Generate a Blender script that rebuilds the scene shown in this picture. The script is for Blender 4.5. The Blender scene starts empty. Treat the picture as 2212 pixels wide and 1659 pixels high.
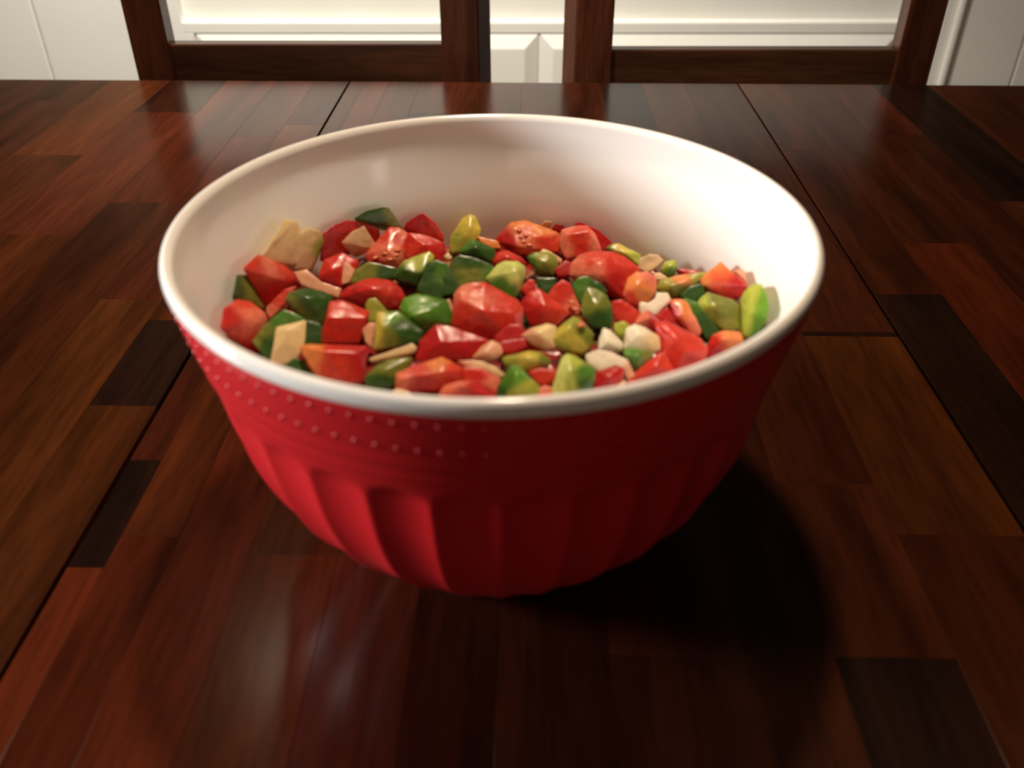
import bpy, bmesh, math, random
from mathutils import Vector, Matrix, noise
random.seed(7)
S = bpy.context.scene
COL = S.collection
TZ = 0.76                       # table top height
# ------------------------------------------------------------------ camera
cd = bpy.data.cameras.new('camera'); co = bpy.data.objects.new('camera', cd); COL.objects.link(co)
cd.sensor_width = 36.0; cd.lens = 36.0 * 1900 / 2212
co.location = (0.0082, -0.3585, TZ + 0.3313)
co.rotation_euler = (math.pi / 2 - 0.6117, 0, 0)
cd.clip_start = 0.02
cd.dof.use_dof = True; cd.dof.focus_distance = 0.70; cd.dof.aperture_fstop = 7.2
S.camera = co
# ------------------------------------------------------------------ world, exposure, lamps
w = bpy.data.worlds.new('world'); S.world = w; w.use_nodes = True
w.node_tree.nodes['Background'].inputs[0].default_value = (1.0, 0.8, 0.6, 1)
w.node_tree.nodes['Background'].inputs[1].default_value = 0.02
S.view_settings.view_transform = 'Standard'; S.view_settings.look = 'None'
S.view_settings.gamma = 1.0; S.view_settings.exposure = 1.8
S.view_settings.use_curve_mapping = False

def point(name, loc, power, color, r):
    l = bpy.data.lights.new(name, 'POINT'); l.energy = power; l.color = color; l.shadow_soft_size = r
    o = bpy.data.objects.new(name, l); o.location = loc; COL.objects.link(o); return o
def spot(name, loc, target, power, color, r, angle, blend):
    l = bpy.data.lights.new(name, 'SPOT'); l.energy = power; l.color = color; l.shadow_soft_size = r
    l.spot_size = math.radians(angle); l.spot_blend = blend
    o = bpy.data.objects.new(name, l); o.location = loc
    o.rotation_euler = (Vector(target) - Vector(loc)).to_track_quat('-Z', 'Y').to_euler(); COL.objects.link(o); return o
spot('pendant_bulb', (0.02, 0.20, TZ + 0.92), (0.02, 0.20, TZ), 7.4, (1.0, 0.76, 0.54), 0.035, 140, 0.5)
spot('pendant_bulb', (-0.36, 0.60, TZ + 0.95), (-0.36, 0.60, TZ), 0.4, (1.0, 0.78, 0.55), 0.03, 140, 0.5)
spot('side_lamp', (-1.35, -0.02, TZ + 0.41), (0, 0, TZ + 0.08), 33.0, (1.0, 0.98, 0.95), 0.16, 84, 0.7)
point('fill_light', (-0.5, -2.0, 1.15), 2.6, (1.0, 0.80, 0.66), 0.30)  # unseen fill added behind the camera, lifts the dark front of the bowl
spot('ceiling_downlight', (-0.48, 0.80, 2.36), (-0.36, 1.62, 0.60), 78.0, (1.0, 0.95, 0.84), 0.05, 96, 1.0)

# ------------------------------------------------------------------ materials
def mat(name, color=(0.8, 0.8, 0.8), rough=0.5, spec=0.5, coat=0.0, coat_rough=0.1, sss=0.0):
    m = bpy.data.materials.new(name); m.use_nodes = True
    b = m.node_tree.nodes['Principled BSDF']
    b.inputs['Base Color'].default_value = (*color, 1); b.inputs['Roughness'].default_value = rough
    b.inputs['Specular IOR Level'].default_value = spec
    b.inputs['Coat Weight'].default_value = coat; b.inputs['Coat Roughness'].default_value = coat_rough
    if sss:
        b.inputs['Subsurface Weight'].default_value = sss
        b.inputs['Subsurface Radius'].default_value = (1.0, 0.35, 0.2); b.inputs['Subsurface Scale'].default_value = 0.004
    return m
def nd(m, t, **kw):
    n = m.node_tree.nodes.new(t)
    for k, v in kw.items(): setattr(n, k, v)
    return n
def ln(m, a, b): m.node_tree.links.new(a, b)
def bsdf(m): return m.node_tree.nodes['Principled BSDF']
def mixrgb(m, blend, fac=None):
    n = nd(m, 'ShaderNodeMix', data_type='RGBA', blend_type=blend)
    if fac is not None: n.inputs[0].default_value = fac
    return n
def painted(name, color, rough=0.35, var=0.04):
    m = mat(name, color, rough)
    tc = nd(m, 'ShaderNodeTexCoord'); n = nd(m, 'ShaderNodeTexNoise'); n.inputs['Scale'].default_value = 9
    ln(m, tc.outputs['Object'], n.inputs['Vector'])
    r = nd(m, 'ShaderNodeValToRGB')
    r.color_ramp.elements[0].color = (*[c * (1 - var) for c in color], 1); r.color_ramp.elements[1].color = (*[min(1, c * (1 + var)) for c in color], 1)
    ln(m, n.outputs['Fac'], r.inputs[0]); ln(m, r.outputs[0], bsdf(m).inputs['Base Color'])
    return m
def wood(name, rough=0.3, axis=1, scale=1.0, use_obj_color=True, color=(0.05, 0.015, 0.007), coat=0.0, spec=0.25):
    m = mat(name, color, rough, 0.5, coat, 0.16)
    tc = nd(m, 'ShaderNodeTexCoord'); oi = nd(m, 'ShaderNodeObjectInfo')
    mp = nd(m, 'ShaderNodeMapping'); bsdf(m).inputs['Specular IOR Level'].default_value = spec
    sc = [26 * scale] * 3; sc[axis] = 2.6 * scale; mp.inputs['Scale'].default_value = sc
    off = nd(m, 'ShaderNodeVectorMath', operation='SCALE'); off.inputs[3].default_value = 7.3
    add = nd(m, 'ShaderNodeVectorMath', operation='ADD')
    ln(m, oi.outputs['Location'], off.inputs[0]); ln(m, tc.outputs['Object'], add.inputs[0]); ln(m, off.outputs[0], add.inputs[1])
    ln(m, add.outputs[0], mp.inputs['Vector'])
    n1 = nd(m, 'ShaderNodeTexNoise'); n1.inputs['Scale'].default_value = 1.0; n1.inputs['Detail'].default_value = 5; n1.inputs['Distortion'].default_value = 0.8
    ln(m, mp.outputs[0], n1.inputs['Vector'])
    n2 = nd(m, 'ShaderNodeTexNoise'); n2.inputs['Scale'].default_value = 9.0; n2.inputs['Detail'].default_value = 3
    ln(m, mp.outputs[0], n2.inputs['Vector'])
    r1 = nd(m, 'ShaderNodeValToRGB'); r1.color_ramp.elements[0].position = 0.30; r1.color_ramp.elements[1].position = 0.72
    r1.color_ramp.elements[0].color = (0.42, 0.38, 0.40, 1); r1.color_ramp.elements[1].color = (1.45, 1.35, 1.25, 1)
    ln(m, n1.outputs['Fac'], r1.inputs[0])
    r2 = nd(m, 'ShaderNodeValToRGB'); r2.color_ramp.elements[0].position = 0.35; r2.color_ramp.elements[1].position = 0.6
    r2.color_ramp.elements[0].color = (0.78, 0.76, 0.76, 1); r2.color_ramp.elements[1].color = (1.08, 1.08, 1.08, 1)
    ln(m, n2.outputs['Fac'], r2.inputs[0])
    a = mixrgb(m, 'MULTIPLY', 1.0); b = mixrgb(m, 'MULTIPLY', 1.0)
    ln(m, r1.outputs[0], a.inputs[6]); ln(m, r2.outputs[0], a.inputs[7]); ln(m, a.outputs[2], b.inputs[6])
    if use_obj_color: ln(m, oi.outputs['Color'], b.inputs[7])
    else: b.inputs[7].default_value = (*color, 1)
    ln(m, b.outputs[2], bsdf(m).inputs['Base Color'])
    bp = nd(m, 'ShaderNodeBump'); bp.inputs['Strength'].default_value = 0.06; bp.inputs['Distance'].default_value = 0.001
    ln(m, n2.outputs['Fac'], bp.inputs['Height']); ln(m, bp.outputs[0], bsdf(m).inputs['Normal'])
    return m
def food(name, rough, sss, grain, amp):
    m = mat(name, (0.6, 0.1, 0.05), rough, 0.42, 0.10, 0.10, sss)
    at = nd(m, 'ShaderNodeAttribute', attribute_name='tone'); tc = nd(m, 'ShaderNodeTexCoord')
    n = nd(m, 'ShaderNodeTexNoise'); n.inputs['Scale'].default_value = grain; n.inputs['Detail'].default_value = 3
    ln(m, tc.outputs['Object'], n.inputs['Vector'])
    r = nd(m, 'ShaderNodeValToRGB'); r.color_ramp.elements[0].position = 0.3; r.color_ramp.elements[1].position = 0.7
    r.color_ramp.elements[0].color = (1 - amp, 1 - amp, 1 - amp, 1); r.color_ramp.elements[1].color = (1 + amp, 1 + amp, 1 + amp, 1)
    ln(m, n.outputs['Fac'], r.inputs[0])
    x = mixrgb(m, 'MULTIPLY', 1.0); ln(m, at.outputs['Color'], x.inputs[6]); ln(m, r.outputs[0], x.inputs[7])
    ln(m, x.outputs[2], bsdf(m).inputs['Base Color'])
    bp = nd(m, 'ShaderNodeBump'); bp.inputs['Strength'].default_value = 0.18; bp.inputs['Distance'].default_value = 0.0008
    ln(m, n.outputs['Fac'], bp.inputs['Height']); ln(m, bp.outputs[0], bsdf(m).inputs['Normal'])
    return m
M = dict(
    plank=wood('espresso_plank', 0.21, 1),
    table_wood=wood('espresso_frame', 0.35, 0, use_obj_color=False, color=(0.03, 0.010, 0.006)),
    chair_v=wood('dark_cherry_upright', 0.30, 2, use_obj_color=False, color=(0.060, 0.018, 0.008)),
    chair_h=wood('dark_cherry_rail', 0.30, 0, use_obj_color=False, color=(0.040, 0.015, 0.007)),
    white=painted('white_satin_paint', (0.80, 0.78, 0.72), 0.32),
    wall=painted('warm_wall_paint', (0.22, 0.16, 0.10), 0.7),
    ceil=painted('ceiling_paint', (0.30, 0.25, 0.19), 0.8),
    floor=wood('floor_wood', 0.4, 1, 0.5, False, (0.10, 0.05, 0.025)),
    red=painted('red_glazed_melamine', (0.58, 0.014, 0.020), 0.34, 0.03),
    lining=painted('white_glazed_melamine', (0.89, 0.87, 0.83), 0.10, 0.01),
    t=food('wet_tomato', 0.32, 0.12, 420, 0.16),
    p=food('wet_pepper', 0.30, 0.05, 300, 0.15),
    o=food('wet_onion', 0.36, 0.15, 260, 0.07),
)

# ------------------------------------------------------------------ helpers
def tag(o, label=None, cat=None, group=None, kind=None):
    if label: o['label'] = label
    if cat: o['category'] = cat
    if group: o['group'] = group
    if kind: o['kind'] = kind
    return o
def empty(name, loc, rz=0.0):
    o = bpy.data.objects.new(name, None); o.location = loc; o.rotation_euler.z = rz; o.empty_display_size = 0.05
    COL.objects.link(o); return o
def link(name, bm, m, parent=None, loc=(0, 0, 0), smooth=False):
    me = bpy.data.meshes.new(name); bmesh.ops.recalc_face_normals(bm, faces=bm.faces); bm.to_mesh(me); bm.free()
    me.materials.append(m)
    if smooth: me.shade_smooth()
    o = bpy.data.objects.new(name, me); o.location = loc
    COL.objects.link(o)
    if parent: o.parent = parent
    return o
def hexa(bm, c8):
    v = [bm.verts.new(c) for c in c8]
    for f in ((0, 1, 2, 3), (7, 6, 5, 4), (0, 4, 5, 1), (1, 5, 6, 2), (2, 6, 7, 3), (3, 7, 4, 0)): bm.faces.new([v[i] for i in f])
def box_bm(x0, x1, y0, y1, z0, z1, bev=0.0, seg=2):
    bm = bmesh.new()
    hexa(bm, [(x0, y0, z0), (x1, y0, z0), (x1, y1, z0), (x0, y1, z0), (x0, y0, z1), (x1, y0, z1), (x1, y1, z1), (x0, y1, z1)])
    if bev: bmesh.ops.bevel(bm, geom=bm.edges[:], offset=bev, segments=seg, profile=0.5, affect='EDGES', clamp_overlap=True)
    return bm
def box(name, x0, x1, y0, y1, z0, z1, m, parent=None, bev=0.0, kind=None):
    c = ((x0 + x1) / 2, (y0 + y1) / 2, (z0 + z1) / 2)
    o = link(name, box_bm(x0 - c[0], x1 - c[0], y0 - c[1], y1 - c[1], z0 - c[2], z1 - c[2], bev), m, parent, c)
    if kind: o['kind'] = kind
    return o

# ------------------------------------------------------------------ room
RX, RY0, RY1, RZ = 2.6, -2.4, 2.05, 2.45
box('floor', -RX - .1, RX + .1, RY0 - .1, RY1 + .1, -.1, 0, M['floor'], kind='structure')
box('ceiling', -RX - .1, RX + .1, RY0 - .1, RY1 + .1, RZ, RZ + .1, M['ceil'], kind='structure')
box('wall_back', -RX, RX, RY1, RY1 + .1, 0, RZ, M['wall'], kind='structure')
box('wall_front', -RX, RX, RY0 - .1, RY0, 0, RZ, M['wall'], kind='structure')
box('wall_left', -RX - .1, -RX, RY0 - .1, RY1 + .1, 0, RZ, M['wall'], kind='structure')
box('wall_right', RX, RX + .1, RY0 - .1, RY1 + .1, 0, RZ, M['wall'], kind='structure')

# ------------------------------------------------------------------ built-in cabinets behind the chairs
CY = 1.60
def raised_panel(x0, x1, z0, z1, bev=0.028, depth=0.010):
    bm = bmesh.new()
    yb, yf = .0015, -depth
    o = [(x0, yb, z0), (x1, yb, z0), (x1, yb, z1), (x0, yb, z1)]
    i = [(x0 + bev, yf, z0 + bev), (x1 - bev, yf, z0 + bev), (x1 - bev, yf, z1 - bev), (x0 + bev, yf, z1 - bev)]
    k = [(x, yb + .008, z) for x, y, z in o]
    vo, vi, vk = [[bm.verts.new(c) for c in q] for q in (o, i, k)]
    bm.faces.new(vi); bm.faces.new(vk[::-1])
    for a in range(4):
        b = (a + 1) % 4
        bm.faces.new([vo[a], vo[b], vi[b], vi[a]]); bm.faces.new([vk[a], vk[b], vo[b], vo[a]])
    return bm
cab = tag(empty('sideboard', (0.08, CY, 0)), 'long white sideboard with two raised panel doors behind the two chairs', 'cabinet')
def cpart(name, x0, x1, y0, y1, z0, z1, m=None, bev=0.0015):
    c = (0.08, CY, 0)
    bm = box_bm(x0 - c[0], x1 - c[0], y0, y1, z0, z1, bev)
    return link(name, bm, m or M['white'], cab)
ZN, ZL, ZD = TZ - .1075, TZ - .111, TZ - .1325     # niche floor, lip, door top
cpart('carcass', -.745, .905, .022, .40, .06, 1.28)
cpart('plinth', -.72, .88, .05, .38, 0, .06)
cpart('stile', -.745, -.690, 0, .022, .06, 1.28); cpart('stile', .850, .905, 0, .022, .06, 1.28)
cpart('rail', -.690, .850, 0, .022, ZD, ZL)
cpart('rail', -.690, .850, 0, .022, 1.20, 1.28); cpart('rail', -.690, .850, 0, .022, .06, .14)
cpart('countertop', -.744, .904, -.02, .42, 1.281, 1.31, bev=.004)
bm = bmesh.new()
hexa(bm, [(-.77, .001, ZL), (.77, .001, ZL), (.77, .021, ZL), (-.77, .021, ZL), (-.77, .001, ZL + .0005), (.77, .001, ZL + .0005), (.77, .021, ZN), (-.77, .021, ZN)])
link('panel_moulding', bm, M['white'], cab)
for (a, b) in ((-.664, .0635), (.0685, .829)):
    d = link('door', box_bm(a - .0022 - .08, b + .0022 - .08, .003, .0215, .145, ZD - .001), M['white'], cab)
    link('raised_panel', raised_panel(a - .08, b - .08, .17, ZD - .0015), M['white'], d)
cpart('door_stile', -.690, -.668, .0, .0215, .14, ZD); cpart('door_stile', .834, .850, .0, .0215, .14, ZD)

cl = tag(empty('tall_cupboard', (-1.2, CY, 0)), 'plain white flat fronted cupboard left of the left chair', 'cabinet')
link('carcass', box_bm(-.42, .45, .022, .40, 0, .86), M['white'], cl)
link('door', box_bm(-.42, .2035, 0, .021, .05, .845, .003), M['white'], cl)
link('door', box_bm(.2065, .45, 0, .021, .05, .845, .003), M['white'], cl)
cr = tag(empty('tall_cupboard', (1.3, CY, 0)), 'cream cupboard with a beaded edge right of the right chair', 'cabinet')
link('carcass', box_bm(-.38, .45, .022, .40, 0, .86), M['white'], cr)
link('frame_stile', box_bm(-.38, -.358, .006, .022, 0, .86, .002), M['white'], cr)
link('edge_bead', box_bm(-.358, -.343, -.006, .022, 0, .86, .005), M['white'], cr)
link('door', box_bm(-.343, -.198, .004, .022, .05, .845, .002), M['white'], cr)
link('door', box_bm(-.194, .45, .004, .022, .05, .845, .002), M['white'], cr)

# ------------------------------------------------------------------ chairs
def chair(x0, x1, label, rail_top, pw):
    cx = (x0 + x1) / 2; y = .86; hw = (x1 - x0) / 2
    r = tag(empty('dining_chair', (cx, y, 0)), label, 'chair', 'dining chairs across the table')
    def post(s):
        bm = bmesh.new()
        def sec(z, yo, t=1.0):
            ww = pw * t
            xo, xi = s * hw, s * (hw - ww)
            e = .012 * t
            return [(xo, yo, z), (xi, yo, z), (xi - (-s) * 0 , yo + .030, z), (xo + s * 1.3 * e * (1 if s * cx < 0 else 0), yo + .030, z)]
        secs = [sec(0, .045, .75), sec(.42, .0, .95), sec(.60, .0, 1.0), sec(.90, .0, 1.0), sec(1.05, .024, .92)]
        vs = [[bm.verts.new(c) for c in q] for q in secs]
        for a, b in zip(vs, vs[1:]):
            for k in range(4):
                bm.faces.new([a[k], a[(k + 1) % 4], b[(k + 1) % 4], b[k]])
        bm.faces.new(vs[0][::-1]); bm.faces.new(vs[-1])
        bmesh.ops.bevel(bm, geom=[e for e in bm.edges if abs(e.verts[0].co.z - e.verts[1].co.z) > .1], offset=.002, segments=2, affect='EDGES')
        link('back_post', bm, M['chair_v'], r)
    post(-1); post(1)
    i = hw - pw + .002
    link('back_rail', box_bm(-i, i, .004, .026, TZ - .075, TZ + rail_top, .002), M['chair_h'], r)
    link('back_slat', box_bm(-i, i, .012, .030, TZ + .135, TZ + .195, .002), M['chair_h'], r)
    bm = box_bm(-hw - .006, hw + .006, .028, .052, 1.00, 1.085, .004)
    link('top_rail', bm, M['chair_h'], r)
    link('seat', box_bm(-hw + .004, hw - .004, -.43, .028, .425, .465, .010), M['chair_h'], r)
    link('seat_apron', box_bm(-hw + .05, hw - .05, -.40, -.38, .36, .425), M['chair_h'], r)
    for s in (-1, 1):
        x = s * (hw - .03)
        link('front_leg', box_bm(x - .02, x + .02, -.415, -.375, 0, .425, .003), M['chair_v'], r)
        link('side_stretcher', box_bm(x - .010, x + .010, -.375, .01, .18, .21, .002), M['chair_h'], r)
    return r
chair(-.500, -.036, 'dark wooden dining chair behind the table, left of the middle gap', .028, .050)
chair(.093, .575, 'dark wooden dining chair behind the table, right of the middle gap', .021, .049)

# ------------------------------------------------------------------ table
YAW = -math.radians(1.2)
tb = tag(empty('dining_table', (0, 0, 0), YAW), 'dark espresso stained wooden table with plank top under the bowl', 'table')
V0, V1, TH = -.44, .787, .022
BR = dict(a=(0.0499, 0.0122, 0.0033), b=(0.0562, 0.0108, 0.0033), c=(0.0354, 0.0088, 0.0031), d=(0.0121, 0.0048, 0.0029), e=(0.0447, 0.0098, 0.0040), f=(0.0297, 0.0071, 0.0029), g=(0.0250, 0.0067, 0.0029), h=(0.0519, 0.0150, 0.0037))
def plank(u0, u1, v0, v1, c):
    g = .00003
    o = box('plank', u0 + g, u1 - g, v0 + g, v1 - g, TZ - TH, TZ, M['plank'], tb, .00018)
    col = BR[c]; k = random.uniform(.9, 1.1)
    o.color = (col[0] * k, col[1] * k, col[2] * k, 1)
JL, JR = -.2170, .2800
rows = [  # u0, u1, [(v_end, tone), ...] from V0 upwards
 (-.93, -.85, [(-.1, 'a'), (.35, 'c'), (V1, 'f')]), (-.85, -.76, [(.1, 'f'), (.5, 'a'), (V1, 'g')]), (-.76, -.68, [(.2, 'a'), (.6, 'e'), (V1, 'f')]),
 (-.68, -.60, [(.0, 'c'), (.45, 'a'), (V1, 'f')]), (-.60, -.525, [(.25, 'e'), (.70, 'f'), (V1, 'g')]), (-.525, -.45, [(.1, 'a'), (.52, 'c'), (V1, 'a')]),
 (-.45, -.375, [(-.12, 'f'), (.33, 'a'), (.66, 'e'), (V1, 'g')]), (-.375, -.310, [(.02, 'h'), (.40, 'c'), (V1, 'b')]), (-.310, -.262, [(.22, 'h'), (.58, 'e'), (V1, 'c')]),
 (-.262, JL - .0014, [(.085, 'h'), (.19, 'd'), (.62, 'a'), (V1, 'f')]),
 (JL + .0014, -.197, [(-.052, 'b'), (.032, 'd'), (.30, 'e'), (V1, 'a')]), (-.197, -.166, [(-.03, 'b'), (.30, 'a'), (V1, 'b')]), (-.166, -.126, [(-.20, 'c'), (.20, 'b'), (.58, 'a'), (V1, 'f')]),
 (-.126, -.080, [(-.041, 'a'), (.30, 'h'), (.66, 'd'), (V1, 'e')]), (-.080, -.036, [(-.041, 'e'), (.38, 'h'), (V1, 'c')]), (-.036, .004, [(-.06, 'f'), (.35, 'e'), (V1, 'c')]),
 (.004, .055, [(-.16, 'c'), (.22, 'f'), (.60, 'e'), (V1, 'c')]), (.055, .105, [(-.1, 'f'), (.31, 'e'), (V1, 'c')]), (.105, .157, [(-.25, 'e'), (.14, 'c'), (.52, 'f'), (V1, 'd')]),
 (.157, .212, [(-.099, 'd'), (.02, 'c'), (.36, 'f'), (V1, 'f')]), (.212, JR - .0012, [(-.02, 'c'), (.178, 'h'), (.184, 'd'), (.5, 'c'), (V1, 'g')]),
 (JR + .0012, .333, [(-.12, 'f'), (.24, 'd'), (.55, 'c'), (V1, 'a')]), (.333, .39, [(-.02, 'd'), (.33, 'b'), (V1, 'c')]), (.39, .45, [(.16, 'c'), (.6, 'f'), (V1, 'e')]),
 (.45, .52, [(.02, 'f'), (.42, 'c'), (V1, 'd')]), (.52, .60, [(.24, 'c'), (.62, 'f'), (V1, 'c')]), (.60, .68, [(.1, 'f'), (.5, 'g'), (V1, 'f')]),
 (.68, .77, [(.3, 'c'), (V1, 'g')]), (.77, .86, [(.1, 'f'), (.55, 'g'), (V1, 'g')]), (.86, .94, [(.33, 'f'), (V1, 'g')]),  # outer right planks mostly darker tones, light falloff put into their colour
]
for u0, u1, segs in rows:
    v = V0
    for ve, c in segs:
        plank(u0, u1, v, ve, c); v = ve
box('table_underlay', -.925, .935, V0 + .005, V1 - .005, TZ - TH - .012, TZ - TH, M['table_wood'], tb)
for (x0, x1, y0, y1) in ((-.88, .88, V0 + .05, V0 + .072), (-.88, .88, V1 - .072, V1 - .05), (-.88, -.858, V0 + .072, V1 - .072), (.858, .88, V0 + .072, V1 - .072)):
    box('apron', x0, x1, y0, y1, TZ - .13, TZ - TH - .012, M['table_wood'], tb, .002)
for sx in (-1, 1):
    for yy in (V0 + .10, V1 - .10):
        bm = bmesh.new()
        hexa(bm, [(-.026, -.026, 0), (.026, -.026, 0), (.026, .026, 0), (-.026, .026, 0), (-.035, -.028, TZ - .034), (.035, -.028, TZ - .034), (.035, .028, TZ - .034), (-.035, .028, TZ - .034)])
        link('leg', bm, M['table_wood'], tb, (sx * .82, yy, 0))

# ------------------------------------------------------------------ bowl
BZ = [0, .003, .008, .014, .02, .03, .041, .051, .061, .072, .082, .092, .102, .112, .123, .133, .143, .153, .160, .166]
BR_ = [.062, .0675, .0738, .0800, .0857, .0940, .1025, .1095, .1150, .1194, .1228, .1254, .1271, .1286, .1304, .1328, .1353, .1376, .1388, .1392]
def rout(z):
    if z <= BZ[0]: return BR_[0]
    for a in range(len(BZ) - 1):
        if z <= BZ[a + 1]:
            t = (z - BZ[a]) / (BZ[a + 1] - BZ[a]); return BR_[a] + t * (BR_[a + 1] - BR_[a])
    return BR_[-1]
def smooth_r(z): return (rout(z - .004) + 2 * rout(z) + rout(z + .004)) / 4 if .004 < z < .16 else rout(z)
NF, PER = 32, 14
SEG = NF * PER
PH = math.radians(2.1)
bowl = tag(empty('mixing_bowl', (0, 0, TZ)), 'large red fluted mixing bowl with white inside, full of chopped salsa', 'bowl')
bm = bmesh.new()
zl = [0.0] + [.0015 + i * (.1645 - .0015) / 78 for i in range(79)]
ringsv = []
for z in zl:
    rr = smooth_r(z); ring = []
    for k in range(SEG):
        th = PH + 2 * math.pi * k / SEG
        u = ((k % PER) / PER) * 2 - 1
        q = 1 - u * u
        d = (.1245 - .004 * u * u - z) / .007; d = max(0, min(1, d)); d = d * d * (3 - 2 * d)
        low = max(0, min(1, z / .012)) * .5 + .5
        r = rr - 0.0021 * rr / .12 * q * d * low
        # raised line between the band and the bead rows
        r += .0006 * math.exp(-((z - .1385) / .0012) ** 2) + .0005 * math.exp(-((z - .1305) / .0012) ** 2)
        ring.append(bm.verts.new((r * math.sin(th), -r * math.cos(th), z)))
    ringsv.append(ring)
for a, b in zip(ringsv, ringsv[1:]):
    for k in range(SEG): bm.faces.new([a[k], a[(k + 1) % SEG], b[(k + 1) % SEG], b[k]])
bm.faces.new(ringsv[0][::-1])
link('shell', bm, M['red'], bowl, smooth=True)
def rin(z): return smooth_r(z) - .0036
prof = []
cr_, cz_, ar, az = .1374, .1668, .0027, .0036
for k in range(19):
    t = -math.pi * .62 + (math.pi * 1.62 + .25) * k / 18
    prof.append((cr_ + ar * math.cos(t), cz_ + az * math.sin(t)))
for i in range(40):
    z = .162 - i * (.162 - .012) / 39
    prof.append((min(rin(z), .1346), z))
for t in (.8, .55, .3): prof.append((rin(.012) * t, .012 - .004 * (1 - t)))
bm = bmesh.new(); n = 256; rs = []
for r, z in prof: rs.append([bm.verts.new((r * math.sin(2 * math.pi * k / n), -r * math.cos(2 * math.pi * k / n), z)) for k in range(n)])
for a, b in zip(rs, rs[1:]):
    for k in range(n): bm.faces.new([a[k], a[(k + 1) % n], b[(k + 1) % n], b[k]])
bm.faces.new(rs[-1])
lin = link('lining', bm, M['lining'], bowl, smooth=True); lin['label'] = 'white inside and rolled white rim of the bowl'
for zb, nb in ((.1595, 116), (.1470, 114)):
    bm = bmesh.new()
    for k in range(nb):
        th = 2 * math.pi * k / nb; r = smooth_r(zb) - .0006
        bmesh.ops.create_icosphere(bm, subdivisions=1, radius=.0013, matrix=Matrix.Translation((r * math.sin(th), -r * math.cos(th), zb)))
    o = link('bead_row', bm, M['red'], bowl, smooth=True); o['kind'] = 'stuff'

# ------------------------------------------------------------------ salsa
TONE = dict(tk=(.47, .016, .016), tr=(.60, .026, .014), tf=(.63, .046, .022), td=(.76, .19, .11), to=(.78, .24, .06),
            ps=(.034, .092, .016), pm=(.075, .190, .022), pg=(.120, .300, .024), po=(.190, .200, .026), pf=(.340, .340, .050), py=(.600, .480, .070), pl=(.430, .480, .060), pp=(.640, .700, .200),
            oy=(.85, .66, .32), on=(.80, .56, .30), op=(.76, .38, .22), ow=(.86, .76, .56), od=(.50, .34, .18))
def zs(x, y): return .117 - .055 * max(y, 0) + .003 * (1 - (x * x + y * y) / .0156)
# finely chopped mixture underneath the pieces on top
bm = bmesh.new(); RN, AN = 44, 150; prev = None
ly = bm.verts.layers.float_color.new('tone'); ctr = bm.verts.new((0, 0, zs(0, 0) - .010))
allr = []
for i in range(1, RN + 1):
    ring = []
    for k in range(AN):
        rad = (.1243) * i / RN; th = 2 * math.pi * k / AN; x, y = rad * math.sin(th), -rad * math.cos(th)
        p = Vector((x * 85, y * 85, 3.1)); dd, pp = noise.voronoi(p)
        h = .0065 * max(0, 1 - dd[0] * 1.4) + .002 * noise.noise(Vector((x * 60, y * 60, 1)))
        z = zs(x, y) - .0140 + h
        rr = min(rad, smooth_r(z) - .0048)
        v = bm.verts.new((rr * math.sin(th), -rr * math.cos(th), z))
        hsh = noise.cell(Vector((pp[0].x * 7.7, pp[0].y * 7.7, 2.0)))
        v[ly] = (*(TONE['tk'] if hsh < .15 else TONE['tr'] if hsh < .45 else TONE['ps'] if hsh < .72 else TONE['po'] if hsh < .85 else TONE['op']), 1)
        v[ly] = (v[ly][0] * .55, v[ly][1] * .55, v[ly][2] * .55, 1)  # tones darkened, shade of the gaps between pieces put into the colour
        ring.append(v)
    allr.append(ring)
ctr[ly] = (*TONE['tk'], 1)
for k in range(AN): bm.faces.new([ctr, allr[0][k], allr[0][(k + 1) % AN]])
for a, b in zip(allr, allr[1:]):
    for k in range(AN): bm.faces.new([a[k], b[k], b[(k + 1) % AN], a[(k + 1) % AN]])
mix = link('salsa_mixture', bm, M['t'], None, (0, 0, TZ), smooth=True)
tag(mix, 'finely chopped wet red and green salsa beneath the larger pieces', 'salsa', None, 'stuff')

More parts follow.
